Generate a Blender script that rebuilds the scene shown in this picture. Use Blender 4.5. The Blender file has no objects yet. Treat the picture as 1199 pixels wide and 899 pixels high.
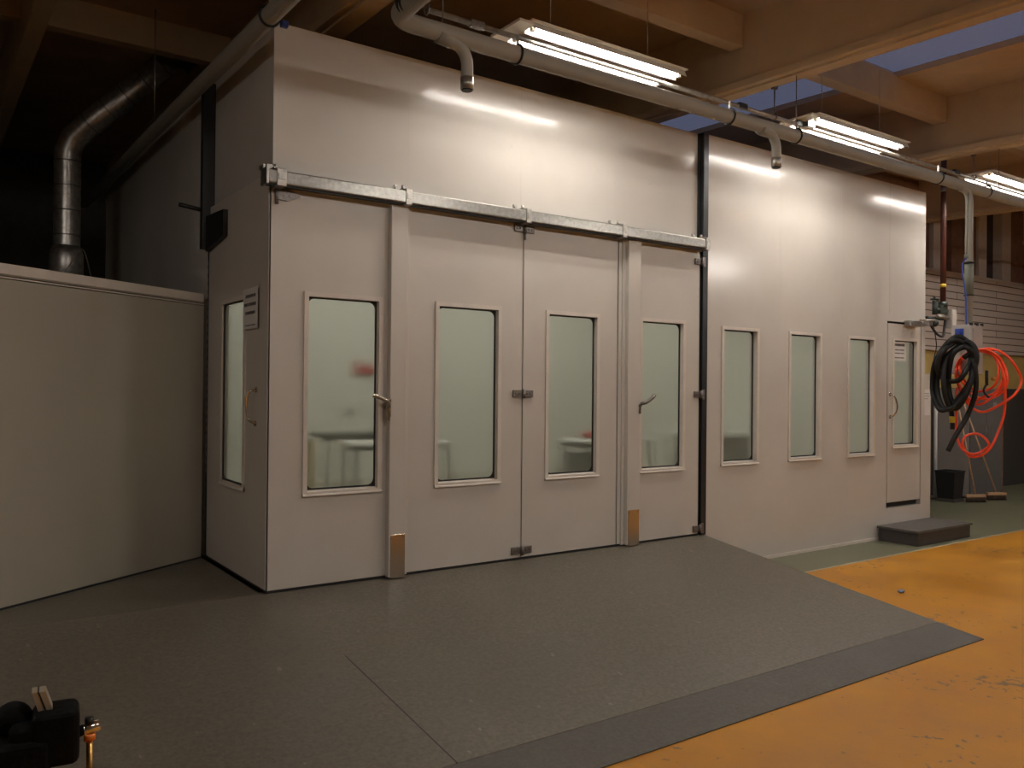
import bpy, bmesh, math, random
from mathutils import Vector, Matrix
random.seed(7)
scene = bpy.context.scene
COL = scene.collection
PI = math.pi
K = 0.0295                      # roof pitch along Y
TH = 0.314                      # height of the booth floor above the hall floor

# ------------------------------------------------------------------ materials
def new_mat(name):
    m = bpy.data.materials.new(name); m.use_nodes = True
    nt = m.node_tree; b = nt.nodes['Principled BSDF']
    return m, nt, b

def N(nt, typ, **kw):
    n = nt.nodes.new(typ)
    for k, v in kw.items():
        if k in ('operation', 'blend_type', 'data_type', 'noise_dimensions', 'interpolation_type', 'feature', 'musgrave_type', 'wave_type', 'bands_direction', 'clamp', 'use_clamp'):
            setattr(n, k, v)
        else:
            n.inputs[k].default_value = v
    return n

def L(nt, a, b): nt.links.new(a, b)

def ramp(nt, stops):
    r = nt.nodes.new('ShaderNodeValToRGB')
    e = r.color_ramp.elements
    while len(e) < len(stops): e.new(0.5)
    for x, (p, c) in zip(e, stops):
        x.position = p; x.color = tuple(c) + (1,) if len(c) == 3 else c
    return r

def plain(name, col, rough=.5, metal=0., var=.06, scale=6., bump=0., bscale=80., coat=0., spec=.5):
    """colour with faint procedural mottling and optional bump"""
    m, nt, b = new_mat(name)
    tc = nt.nodes.new('ShaderNodeTexCoord')
    no = N(nt, 'ShaderNodeTexNoise', Scale=scale, Detail=6., Roughness=.6)
    L(nt, tc.outputs['Object'], no.inputs['Vector'])
    lo = [max(0, c*(1-var)) for c in col]; hi = [min(1, c*(1+var)) for c in col]
    r = ramp(nt, [(.3, lo), (.7, hi)])
    L(nt, no.outputs['Fac'], r.inputs['Fac']); L(nt, r.outputs['Color'], b.inputs['Base Color'])
    b.inputs['Roughness'].default_value = rough
    b.inputs['Metallic'].default_value = metal
    b.inputs['Specular IOR Level'].default_value = spec
    b.inputs['Coat Weight'].default_value = coat
    if bump:
        n2 = N(nt, 'ShaderNodeTexNoise', Scale=bscale, Detail=4.)
        L(nt, tc.outputs['Object'], n2.inputs['Vector'])
        bp = N(nt, 'ShaderNodeBump', Strength=bump, Distance=.01)
        L(nt, n2.outputs['Fac'], bp.inputs['Height']); L(nt, bp.outputs['Normal'], b.inputs['Normal'])
    return m

def panel_mat(name, col, rough=.32):
    """smooth lacquered sandwich panel: faint vertical profiling, long waves"""
    m, nt, b = new_mat(name)
    tc = nt.nodes.new('ShaderNodeTexCoord')
    mp = nt.nodes.new('ShaderNodeMapping'); mp.inputs['Scale'].default_value = (14, 14, .25)
    L(nt, tc.outputs['Object'], mp.inputs['Vector'])
    n1 = N(nt, 'ShaderNodeTexNoise', Scale=1.0, Detail=2.)
    L(nt, mp.outputs['Vector'], n1.inputs['Vector'])
    n2 = N(nt, 'ShaderNodeTexNoise', Scale=1.3, Detail=5., Roughness=.6)
    L(nt, tc.outputs['Object'], n2.inputs['Vector'])
    r = ramp(nt, [(.3, [c*.94 for c in col]), (.7, [min(1, c*1.04) for c in col])])
    L(nt, n2.outputs['Fac'], r.inputs['Fac']); L(nt, r.outputs['Color'], b.inputs['Base Color'])
    rr = ramp(nt, [(.3, (rough,)*3), (.7, (rough*1.03,)*3)])
    L(nt, n2.outputs['Fac'], rr.inputs['Fac']); L(nt, rr.outputs['Color'], b.inputs['Roughness'])
    bp = N(nt, 'ShaderNodeBump', Strength=.02, Distance=.004)
    L(nt, n1.outputs['Fac'], bp.inputs['Height']); L(nt, bp.outputs['Normal'], b.inputs['Normal'])
    return m

M = {}
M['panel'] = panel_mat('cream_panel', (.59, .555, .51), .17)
M['leaf'] = panel_mat('cream_door', (.57, .53, .48), .36)
M['frame'] = plain('frame_cream', (.64, .58, .52), .4)
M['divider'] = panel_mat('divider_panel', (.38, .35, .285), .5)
M['lining'] = plain('booth_lining', (.78, .775, .715), .5, var=.03)
M['boothfloor'] = plain('booth_floor', (.36, .35, .28), .6)
M['black'] = plain('black_rubber', (.012, .012, .013), .55)
M['darksteel'] = plain('dark_steel', (.035, .038, .042), .38, metal=.4)
M['blacksteel'] = plain('black_painted_steel', (.012, .011, .011), .45)
M['galv'] = plain('galvanised_steel', (.42, .40, .37), .34, metal=.85, var=.3, scale=22.)
M['galv_rail'] = plain('galvanised_rail', (.31, .30, .28), .28, metal=.8, var=.25, scale=35.)
M['castmetal'] = plain('cast_hinge', (.22, .20, .19), .45, metal=.8, var=.25, scale=60.)
M['chrome'] = plain('chrome', (.75, .74, .72), .12, metal=1.)
M['brushed'] = plain('brushed_kick_plate', (.55, .50, .44), .22, metal=1., var=.05)
M['pvc'] = plain('grey_pvc', (.31, .295, .26), .6, var=.05)
M['pvc_green'] = plain('green_grey_coupling', (.16, .17, .13), .5)
M['concrete'] = plain('painted_concrete_beam', (.56, .42, .27), .7, var=.10, scale=3., bump=.1)
M['ceiling'] = plain('ceiling_board', (.50, .37, .25), .85, var=.12, scale=2.)
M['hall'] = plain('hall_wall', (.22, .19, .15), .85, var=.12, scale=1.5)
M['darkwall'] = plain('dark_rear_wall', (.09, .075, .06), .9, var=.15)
M['dado'] = plain('dark_grey_wall_paint', (.055, .052, .05), .55)
M['yellowwall'] = plain('yellow_wall_paint', (.55, .40, .14), .6)
M['mullion'] = plain('pale_mullion', (.55, .49, .46), .6)
M['redwood'] = plain('brown_board', (.20, .11, .075), .65, var=.2, scale=9.)
M['lampwhite'] = plain('white_enamel', (.72, .66, .56), .35)
M['reflector'] = plain('bright_reflector', (.62, .60, .56), .35, metal=.2)
M['steelgrey'] = plain('cabinet_light_grey', (.33, .30, .28), .45)
M['cabdark'] = plain('cabinet_dark_front', (.13, .125, .125), .42)
M['boxgrey'] = plain('control_box_grey', (.40, .37, .35), .4)
M['hose_black'] = plain('black_ribbed_hose', (.010, .010, .010), .6, spec=.3)
M['hose_orange'] = plain('orange_air_hose', (.92, .075, .018), .38, var=.04)
M['blue'] = plain('blue_plastic', (.02, .05, .30), .4)
M['rust'] = plain('red_brown_pipe', (.085, .022, .014), .45, var=.25)
M['yellowtape'] = plain('yellow_tape', (.6, .42, .03), .5)
M['brass'] = plain('brass', (.6, .36, .12), .3, metal=1.)
M['paper'] = plain('white_paper', (.66, .64, .63), .7, var=.02)
M['ink'] = plain('grey_ink', (.12, .11, .11), .7)
M['wood'] = plain('broom_wood', (.50, .30, .17), .55, var=.15, scale=20.)
M['bristle'] = plain('brown_bristle', (.07, .04, .025), .9, var=.4, scale=90.)
M['castiron'] = plain('black_cast_iron', (.003, .003, .003), .8, bump=.2, bscale=60., spec=.12)
M['orangepaint'] = plain('orange_collar', (.75, .20, .03), .4)
M['beigestick'] = plain('vise_jaw', (.38, .32, .24), .4, metal=.3)
M['stepgrey'] = plain('step_grey', (.05, .045, .042), .6, var=.12, scale=12., bump=.2)
M['steptop'] = plain('step_top', (.10, .092, .085), .6, var=.15, scale=12., bump=.2)
M['tabledark'] = plain('dark_grey_table', (.10, .12, .10), .5)
M['tablewhite'] = plain('white_table_cover', (.80, .82, .78), .5)
M['red'] = plain('red_plastic', (.50, .06, .05), .45)
M['salmon'] = plain('salmon_masking_paper', (.55, .28, .20), .7)
M['beigebox'] = plain('beige_cardboard', (.50, .42, .22), .8)
M['sheet'] = plain('mottled_drop_sheet', (.20, .21, .17), .6, var=.8, scale=5.)
M['green'] = plain('green_valve', (.028, .040, .034), .5)

def emit_mat(name, col, s):
    m = bpy.data.materials.new(name); m.use_nodes = True
    nt = m.node_tree; nt.nodes.clear()
    o = nt.nodes.new('ShaderNodeOutputMaterial'); e = nt.nodes.new('ShaderNodeEmission')
    e.inputs['Color'].default_value = (*col, 1); e.inputs['Strength'].default_value = s
    L(nt, e.outputs[0], o.inputs['Surface'])
    return m
M['tube'] = emit_mat('fluorescent_tube', (1., .935, .855), 70.)
M['tube_hall'] = emit_mat('hall_tube', (1., .935, .855), 132.)
M['boothlight'] = emit_mat('booth_light_diffuser', (1., .985, .89), 5.2)

def glass_mat():
    m = bpy.data.materials.new('hazy_glass'); m.use_nodes = True
    nt = m.node_tree; nt.nodes.clear()
    o = nt.nodes.new('ShaderNodeOutputMaterial')
    rf = nt.nodes.new('ShaderNodeBsdfRefraction'); rf.inputs['IOR'].default_value = 1.035
    rf.inputs['Roughness'].default_value = .30; rf.inputs['Color'].default_value = (.96, .965, .95, 1)
    gl = nt.nodes.new('ShaderNodeBsdfGlossy'); gl.inputs['Roughness'].default_value = .04
    df = nt.nodes.new('ShaderNodeBsdfDiffuse'); df.inputs['Color'].default_value = (.6, .62, .56, 1)
    m1 = nt.nodes.new('ShaderNodeMixShader'); m1.inputs[0].default_value = .11
    tr = nt.nodes.new('ShaderNodeBsdfTransparent'); tr.inputs['Color'].default_value = (.95, .96, .94, 1)
    m0 = nt.nodes.new('ShaderNodeMixShader'); m0.inputs[0].default_value = .6
    L(nt, tr.outputs[0], m0.inputs[1]); L(nt, rf.outputs[0], m0.inputs[2])
    L(nt, m0.outputs[0], m1.inputs[1]); L(nt, df.outputs[0], m1.inputs[2])
    lw = nt.nodes.new('ShaderNodeLayerWeight'); lw.inputs['Blend'].default_value = .5
    pw = nt.nodes.new('ShaderNodeMath'); pw.operation = 'POWER'; pw.inputs[1].default_value = 5.
    L(nt, lw.outputs['Facing'], pw.inputs[0])
    fr = nt.nodes.new('ShaderNodeMath'); fr.operation = 'MULTIPLY_ADD'; fr.inputs[1].default_value = .45; fr.inputs[2].default_value = .02
    L(nt, pw.outputs[0], fr.inputs[0])
    m2 = nt.nodes.new('ShaderNodeMixShader')
    L(nt, fr.outputs[0], m2.inputs[0]); L(nt, m1.outputs[0], m2.inputs[1]); L(nt, gl.outputs[0], m2.inputs[2])
    L(nt, m2.outputs[0], o.inputs['Surface'])
    return m
M['glass'] = glass_mat()
M['darkglass'] = plain('dark_window_glass', (.035, .03, .032), .12, var=.2)

def sky_mat():
    m = bpy.data.materials.new('frosted_rooflight'); m.use_nodes = True
    nt = m.node_tree; nt.nodes.clear()
    o = nt.nodes.new('ShaderNodeOutputMaterial')
    t = nt.nodes.new('ShaderNodeBsdfTransparent'); t.inputs['Color'].default_value = (.95, .95, .95, 1)
    d = nt.nodes.new('ShaderNodeBsdfDiffuse'); d.inputs['Color'].default_value = (.35, .34, .33, 1)
    mx = nt.nodes.new('ShaderNodeMixShader'); mx.inputs[0].default_value = .2
    L(nt, t.outputs[0], mx.inputs[1]); L(nt, d.outputs[0], mx.inputs[2]); L(nt, mx.outputs[0], o.inputs['Surface'])
    return m
M['rooflight'] = sky_mat()

def ramp_metal(name, base, rough, spk=.5):
    m, nt, b = new_mat(name)
    tc = nt.nodes.new('ShaderNodeTexCoord')
    n1 = N(nt, 'ShaderNodeTexNoise', Scale=1.1, Detail=8., Roughness=.65)
    n2 = N(nt, 'ShaderNodeTexNoise', Scale=45., Detail=6., Roughness=.7)
    n3 = N(nt, 'ShaderNodeTexNoise', Scale=26., Detail=3., Roughness=.5)
    mp = nt.nodes.new('ShaderNodeMapping'); mp.inputs['Scale'].default_value = (1, .35, 1); mp.inputs['Rotation'].default_value = (0, 0, .7)
    L(nt, tc.outputs['Object'], mp.inputs['Vector'])
    for n in (n1, n2): L(nt, tc.outputs['Object'], n.inputs['Vector'])
    L(nt, mp.outputs['Vector'], n3.inputs['Vector'])
    r1 = ramp(nt, [(.3, [c*.8 for c in base]), (.7, [c*1.18 for c in base])])
    L(nt, n1.outputs['Fac'], r1.inputs['Fac'])
    r2 = ramp(nt, [(.38, (.74,)*3), (.62, (1.18,)*3)])
    L(nt, n2.outputs['Fac'], r2.inputs['Fac'])
    mx = nt.nodes.new('ShaderNodeMix'); mx.data_type = 'RGBA'; mx.blend_type = 'MULTIPLY'; mx.inputs['Factor'].default_value = 1
    L(nt, r1.outputs['Color'], mx.inputs['A']); L(nt, r2.outputs['Color'], mx.inputs['B'])
    # sparse pale scuffs
    r3 = ramp(nt, [(.70, (0,)*3), (.76, (spk,)*3)])
    L(nt, n3.outputs['Fac'], r3.inputs['Fac'])
    m2 = nt.nodes.new('ShaderNodeMix'); m2.data_type = 'RGBA'; m2.inputs['B'].default_value = (.32, .29, .24, 1)
    L(nt, r3.outputs['Color'], m2.inputs['Factor']); L(nt, mx.outputs['Result'], m2.inputs['A'])
    L(nt, m2.outputs['Result'], b.inputs['Base Color'])
    rr = ramp(nt, [(.3, (rough*.8,)*3), (.7, (rough*1.25,)*3)])
    L(nt, n1.outputs['Fac'], rr.inputs['Fac']); L(nt, rr.outputs['Color'], b.inputs['Roughness'])
    bp = N(nt, 'ShaderNodeBump', Strength=.35, Distance=.004)
    L(nt, n2.outputs['Fac'], bp.inputs['Height']); L(nt, bp.outputs['Normal'], b.inputs['Normal'])
    return m
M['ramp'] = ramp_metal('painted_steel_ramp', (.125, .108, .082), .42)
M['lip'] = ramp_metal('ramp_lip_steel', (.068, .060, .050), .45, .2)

def floor_mat():
    """yellow painted lane, green painted strip along the booth, ragged cream edge line, chips"""
    m, nt, b = new_mat('painted_hall_floor')
    tc = nt.nodes.new('ShaderNodeTexCoord')
    sp = nt.nodes.new('ShaderNodeSeparateXYZ'); L(nt, tc.outputs['Object'], sp.inputs[0])
    ne = N(nt, 'ShaderNodeTexNoise', Scale=7., Detail=4.); L(nt, tc.outputs['Object'], ne.inputs['Vector'])
    ma = N(nt, 'ShaderNodeMath', operation='MULTIPLY_ADD'); ma.inputs[1].default_value = .05; ma.inputs[2].default_value = -.025
    L(nt, ne.outputs['Fac'], ma.inputs[0])
    yy = N(nt, 'ShaderNodeMath', operation='ADD'); L(nt, sp.outputs['Y'], yy.inputs[0]); L(nt, ma.outputs[0], yy.inputs[1])
    yl = N(nt, 'ShaderNodeMath', operation='GREATER_THAN'); yl.inputs[1].default_value = -.575; L(nt, yy.outputs[0], yl.inputs[0])
    gl = N(nt, 'ShaderNodeMath', operation='GREATER_THAN'); gl.inputs[1].default_value = -.545; L(nt, yy.outputs[0], gl.inputs[0])
    # yellow paint
    n1 = N(nt, 'ShaderNodeTexNoise', Scale=1.6, Detail=8., Roughness=.65); L(nt, tc.outputs['Object'], n1.inputs['Vector'])
    ry = ramp(nt, [(.3, (.47, .19, .010)), (.55, (.58, .25, .012)), (.75, (.65, .30, .018))])
    L(nt, n1.outputs['Fac'], ry.inputs['Fac'])
    # chips
    n2 = N(nt, 'ShaderNodeTexNoise', Scale=16., Detail=5., Roughness=.6); L(nt, tc.outputs['Object'], n2.inputs['Vector'])
    n2b = N(nt, 'ShaderNodeTexNoise', Scale=1.2, Detail=1.); L(nt, tc.outputs['Object'], n2b.inputs['Vector'])
    ad = N(nt, 'ShaderNodeMath', operation='MULTIPLY_ADD'); ad.inputs[1].default_value = .55
    L(nt, n2b.outputs['Fac'], ad.inputs[0]); L(nt, n2.outputs['Fac'], ad.inputs[2])
    rc = ramp(nt, [(.935, (0,)*3), (.95, (.8,)*3)])
    sc = N(nt, 'ShaderNodeMath', operation='MULTIPLY'); sc.inputs[1].default_value = .985
    L(nt, ad.outputs[0], sc.inputs[0]); L(nt, sc.outputs[0], rc.inputs['Fac'])
    mc = nt.nodes.new('ShaderNodeMix'); mc.data_type = 'RGBA'; mc.inputs['B'].default_value = (.13, .10, .08, 1)
    L(nt, rc.outputs['Color'], mc.inputs['Factor']); L(nt, ry.outputs['Color'], mc.inputs['A'])
    # green
    rg = ramp(nt, [(.3, (.12, .122, .075)), (.7, (.20, .205, .135))]); L(nt, n1.outputs['Fac'], rg.inputs['Fac'])
    x1 = nt.nodes.new('ShaderNodeMix'); x1.data_type = 'RGBA'; x1.inputs['B'].default_value = (.42, .38, .28, 1)
    L(nt, yl.outputs[0], x1.inputs['Factor']); L(nt, mc.outputs['Result'], x1.inputs['A'])
    x2 = nt.nodes.new('ShaderNodeMix'); x2.data_type = 'RGBA'
    L(nt, gl.outputs[0], x2.inputs['Factor']); L(nt, x1.outputs['Result'], x2.inputs['A']); L(nt, rg.outputs['Color'], x2.inputs['B'])
    L(nt, x2.outputs['Result'], b.inputs['Base Color'])
    rr = ramp(nt, [(.3, (.33,)*3), (.7, (.5,)*3)]); L(nt, n1.outputs['Fac'], rr.inputs['Fac']); L(nt, rr.outputs['Color'], b.inputs['Roughness'])
    bp = N(nt, 'ShaderNodeBump', Strength=.15, Distance=.004); L(nt, n2.outputs['Fac'], bp.inputs['Height']); L(nt, bp.outputs['Normal'], b.inputs['Normal'])
    return m
M['floor'] = floor_mat()

def brick_mat():
    m, nt, b = new_mat('white_painted_brick')
    tc = nt.nodes.new('ShaderNodeTexCoord')
    sp = nt.nodes.new('ShaderNodeSeparateXYZ'); L(nt, tc.outputs['Object'], sp.inputs[0])
    cb = nt.nodes.new('ShaderNodeCombineXYZ'); L(nt, sp.outputs['X'], cb.inputs['X']); L(nt, sp.outputs['Z'], cb.inputs['Y'])
    br = nt.nodes.new('ShaderNodeTexBrick')
    for k, v in dict(Scale=1., ).items(): br.inputs[k].default_value = v
    br.inputs['Brick Width'].default_value = 2.6; br.inputs['Row Height'].default_value = .11; br.inputs['Mortar Size'].default_value = .008
    br.inputs['Color1'].default_value = (.58, .49, .44, 1); br.inputs['Color2'].default_value = (.50, .43, .39, 1); br.inputs['Mortar'].default_value = (.10, .07, .05, 1)
    L(nt, cb.outputs[0], br.inputs['Vector']); L(nt, br.outputs['Color'], b.inputs['Base Color'])
    b.inputs['Roughness'].default_value = .7
    bp = N(nt, 'ShaderNodeBump', Strength=.4, Distance=.01); bp.invert = True
    L(nt, br.outputs['Fac'], bp.inputs['Height']); L(nt, bp.outputs['Normal'], b.inputs['Normal'])
    return m
M['brick'] = brick_mat()

# ------------------------------------------------------------------ mesh builder
class MB:
    def __init__(s): s.bm = bmesh.new(); s.mats = []
    def mi(s, m):
        if m is None: return 0
        if m not in s.mats: s.mats.append(m)
        return s.mats.index(m)
    def box(s, x0, x1, y0, y1, z0, z1, bev=0, m=None, seg=2):
        r = bmesh.ops.create_cube(s.bm, size=1)
        vs = r['verts']
        for v in vs:
            v.co = Vector(((x0+x1)/2 + v.co.x*(x1-x0), (y0+y1)/2 + v.co.y*(y1-y0), (z0+z1)/2 + v.co.z*(z1-z0)))
        fs = set(f for v in vs for f in v.link_faces)
        if bev:
            es = list(set(e for v in vs for e in v.link_edges))
            rb = bmesh.ops.bevel(s.bm, geom=es, offset=bev, segments=seg, affect='EDGES', profile=.6)
            fs = set(rb['faces']) | {f for f in fs if f.is_valid}
        i = s.mi(m)
        for f in fs:
            if f.is_valid: f.material_index = i
        return s
    def poly(s, pts, faces, m=None, smooth=False):
        vs = [s.bm.verts.new(p) for p in pts]; i = s.mi(m)
        for f in faces:
            try:
                q = s.bm.faces.new([vs[k] for k in f]); q.material_index = i; q.smooth = smooth
            except ValueError: pass
        return s
    def prism(s, pts, axis, a, b, m=None):
        """extrude a 2D outline along an axis ('x','y','z')"""
        def P(u, v, w): return {'x': (w, u, v), 'y': (u, w, v), 'z': (u, v, w)}[axis]
        n = len(pts)
        V = [P(u, v, a) for u, v in pts] + [P(u, v, b) for u, v in pts]
        F = [list(range(n))[::-1], list(range(n, 2*n))] + [[i, (i+1) % n, n+(i+1) % n, n+i] for i in range(n)]
        return s.poly(V, F, m)
    def tube(s, pts, r, n=12, m=None, closed=False, caps=True, r2=None):
        pts = [Vector(p) for p in pts]; i = s.mi(m); rings = []
        N_ = len(pts); up = None
        for k, p in enumerate(pts):
            if closed: t = pts[(k+1) % N_] - pts[(k-1) % N_]
            else: t = pts[min(k+1, N_-1)] - pts[max(k-1, 0)]
            t.normalize()
            if up is None:
                up = Vector((0, 0, 1)) if abs(t.z) < .9 else Vector((1, 0, 0))
            up = (up - t*up.dot(t)).normalized(); w = t.cross(up)
            rad = r[k] if isinstance(r, (list, tuple)) else r
            rings.append([s.bm.verts.new(p + (up*math.cos(2*PI*a/n) + w*math.sin(2*PI*a/n))*rad) for a in range(n)])
        rng = range(N_ if closed else N_-1)
        for k in rng:
            A, B = rings[k], rings[(k+1) % N_]
            for a in range(n):
                f = s.bm.faces.new((A[a], A[(a+1) % n], B[(a+1) % n], B[a])); f.smooth = True; f.material_index = i
        if caps and not closed:
            for R_ in (rings[0][::-1], rings[-1]):
                f = s.bm.faces.new(R_); f.material_index = i
        return s
    def cyl(s, p, q, r, n=16, m=None): return s.tube([p, q], r, n, m)
    def torus(s, c, axis, R, r, n=24, m=None):
        c = Vector(c); a = Vector(axis).normalized(); u = a.orthogonal().normalized(); w = a.cross(u)
        return s.tube([c + (u*math.cos(2*PI*k/n) + w*math.sin(2*PI*k/n))*R for k in range(n)], r, 8, m, closed=True)
    def sphere(s, c, r, m=None, sc=(1, 1, 1)):
        q = bmesh.ops.create_uvsphere(s.bm, u_segments=16, v_segments=10, radius=r)
        i = s.mi(m)
        for v in q['verts']:
            v.co = Vector((v.co.x*sc[0], v.co.y*sc[1], v.co.z*sc[2])) + Vector(c)
            for f in v.link_faces: f.smooth = True; f.material_index = i
        return s
    def xf(s, mat):
        bmesh.ops.transform(s.bm, matrix=mat, verts=s.bm.verts); return s
    def slope(s):
        for v in s.bm.verts: v.co.z += K*(v.co.y+.5)
        return s
    def build(s, name, mat=None, parent=None, origin=None):
        if mat is not None: s.mats = [mat] + [x for x in s.mats if x is not mat] if not s.mats else s.mats
        bmesh.ops.recalc_face_normals(s.bm, faces=s.bm.faces)
        me = bpy.data.meshes.new(name)
        off = Vector((0, 0, 0))
        if origin is not None:
            off = Vector(origin); bmesh.ops.translate(s.bm, vec=-off, verts=s.bm.verts)
        s.bm.to_mesh(me); s.bm.free()
        for x in s.mats: me.materials.append(x)
        o = bpy.data.objects.new(name, me); COL.objects.link(o)
        o.location = off
        if parent is not None:
            o.parent = parent
            if origin is not None: pass
        return o

def tag(o, label=None, cat=None, group=None, kind=None):
    if label: o['label'] = label
    if cat: o['category'] = cat
    if group: o['group'] = group
    if kind: o['kind'] = kind
    return o

def empty(name, label, cat, loc=(0, 0, 0), rz=0, group=None):
    o = bpy.data.objects.new(name, None); COL.objects.link(o); o.empty_display_size = .1
    o.location = loc; o.rotation_euler = (0, 0, rz)
    return tag(o, label, cat, group)

def struct(name, mb, mat=None):
    return tag(mb.build(name, mat), kind='structure')

def copy_tree(o, parent=None):
    c = o.copy(); COL.objects.link(c); c.parent = parent
    for ch in list(o.children): copy_tree(ch, c)
    return c

def smooth_path(pts, n=8, closed=False):
    P = [Vector(p) for p in pts]; out = []; m = len(P)
    rng = range(m if closed else m-1)
    for i in rng:
        if closed: a, b, c, d = P[(i-1) % m], P[i], P[(i+1) % m], P[(i+2) % m]
        else: a, b, c, d = P[max(i-1, 0)], P[i], P[i+1], P[min(i+2, m-1)]
        for k in range(n):
            t = k/n
            out.append(.5*((2*b) + (c-a)*t + (2*a-5*b+4*c-d)*t*t + (3*b-a-3*c+d)*t**3))
    if not closed: out.append(P[-1])
    return out

def grid_panel(mb, a0, a1, z0, z1, b0, b1, holes, m=None, axis='y'):
    """panel spanning a (x or y) and z, thickness b0..b1, with rectangular holes cut out"""
    A = sorted({a0, a1, *[h[0] for h in holes], *[h[1] for h in holes]})
    Z = sorted({z0, z1, *[h[2] for h in holes], *[h[3] for h in holes]})
    def P(a, b, z): return (a, b, z) if axis == 'y' else (b, a, z)
    def solid(i, j):
        if not (0 <= i < len(A)-1 and 0 <= j < len(Z)-1): return False
        ca, cz = (A[i]+A[i+1])/2, (Z[j]+Z[j+1])/2
        return not any(h[0] < ca < h[1] and h[2] < cz < h[3] for h in holes)
    vs = {}; i_ = mb.mi(m)
    def V(a, b, z):
        k = (round(a, 5), b, round(z, 5))
        if k not in vs: vs[k] = mb.bm.verts.new(P(a, b, z))
        return vs[k]
    def F(*q): f = mb.bm.faces.new([V(*x) for x in q]); f.material_index = i_
    for i in range(len(A)-1):
        for j in range(len(Z)-1):
            if not solid(i, j): continue
            x0, x1, u0, u1 = A[i], A[i+1], Z[j], Z[j+1]
            F((x0, b0, u0), (x1, b0, u0), (x1, b0, u1), (x0, b0, u1))
            F((x0, b1, u0), (x0, b1, u1), (x1, b1, u1), (x1, b1, u0))
            if not solid(i-1, j): F((x0, b0, u0), (x0, b0, u1), (x0, b1, u1), (x0, b1, u0))
            if not solid(i+1, j): F((x1, b0, u0), (x1, b1, u0), (x1, b1, u1), (x1, b0, u1))
            if not solid(i, j-1): F((x0, b0, u0), (x0, b1, u0), (x1, b1, u0), (x1, b0, u0))
            if not solid(i, j+1): F((x0, b0, u1), (x1, b0, u1), (x1, b1, u1), (x0, b1, u1))
    return mb

def ring(mb, o, q, b0, b1, rad=0., m=None, axis='y', n=6):
    """rectangular ring: outer rect o=(a0,a1,z0,z1), inner rect q with corner radius rad"""
    def arc(r, R):
        a0, a1, z0, z1 = r; pts = []
        for (cx, cz, st) in ((a1-R, z1-R, 0), (a0+R, z1-R, PI/2), (a0+R, z0+R, PI), (a1-R, z0+R, 1.5*PI)):
            for k in range(n+1):
                t = st + k/n*PI/2
                pts.append((cx+R*math.cos(t), cz+R*math.sin(t)))
        return pts
    I = arc(q, rad)
    O = []
    a0, a1, z0, z1 = o
    for (x, z) in ((a1, z1), (a0, z1), (a0, z0), (a1, z0)): O += [(x, z)]*(n+1)
    # spread outer points a little so quads stay valid
    def P(a, b, z): return (a, b, z) if axis == 'y' else (b, a, z)
    i_ = mb.mi(m); cn = n+1; T = 4*cn
    vi0 = [mb.bm.verts.new(P(a, b0, z)) for a, z in I]; vi1 = [mb.bm.verts.new(P(a, b1, z)) for a, z in I]
    co = [(a1, z1), (a0, z1), (a0, z0), (a1, z0)]
    vo0 = [mb.bm.verts.new(P(a, b0, z)) for a, z in co]; vo1 = [mb.bm.verts.new(P(a, b1, z)) for a, z in co]
    def F(l):
        f = mb.bm.faces.new(l); f.material_index = i_
    for c in range(4):
        for k in range(n):
            i = c*cn+k
            F([vo0[c], vi0[i+1], vi0[i]]); F([vo1[c], vi1[i], vi1[i+1]])
            F([vi0[i], vi0[i+1], vi1[i+1], vi1[i]])
        i = c*cn+n; j = (i+1) % T; c2 = (c+1) % 4
        F([vo0[c], vo0[c2], vi0[j], vi0[i]]); F([vo1[c], vi1[i], vi1[j], vo1[c2]])
        F([vi0[i], vi0[j], vi1[j], vi1[i]]); F([vo0[c], vo1[c], vo1[c2], vo0[c2]])
    return mb

# ------------------------------------------------------------------ the hall
XL, XR, YF, YB = -6.2, 16.2, -10.2, 9.2
ZC = 4.77
struct('floor', MB().box(XL, XR, YF, YB, -.12, 0), M['floor'])
struct('wall_left', MB().box(XL-.2, XL, YF, YB, 0, 5.3), M['hall'])
struct('wall_front', MB().box(XL-.2, XR+.2, YF-.2, YF, 0, 5.3), M['hall'])
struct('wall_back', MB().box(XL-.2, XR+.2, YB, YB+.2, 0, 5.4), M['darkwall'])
struct('wall_right', MB().box(XR, XR+.2, YF, YB, 0, 5.3), M['hall'])
# roof deck with openings for the rooflights
RL = [(4.06, 6.25), (7.58, 9.2)]
mb = MB()
xs = [XL-.2, RL[0][0], RL[0][1], RL[1][0], RL[1][1], XR+.2]
for i in range(0, 5, 2): mb.box(xs[i], xs[i+1], YF-.2, YB+.2, ZC, ZC+.06)
for a, b in RL:
    mb.box(a, b, YF-.2, -4.6, ZC, ZC+.06); mb.box(a, b, 6., YB+.2, ZC, ZC+.06)
struct('ceiling', mb.slope(), M['ceiling'])
for i, (a, b) in enumerate(RL):
    mb = MB().box(a, b, -4.6, 6., ZC+.06, ZC+.07)
    o = struct('window_%d' % (i+1), mb.slope(), M['rooflight'])
    mb = MB()
    for k in range(6):
        y = -4.6 + k*2.1
        mb.box(a, b, y-.015, y+.015, ZC+.02, ZC+.06)
    f = mb.slope().build('glazing_bar', M['mullion'], o); f['kind'] = 'structure'

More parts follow.
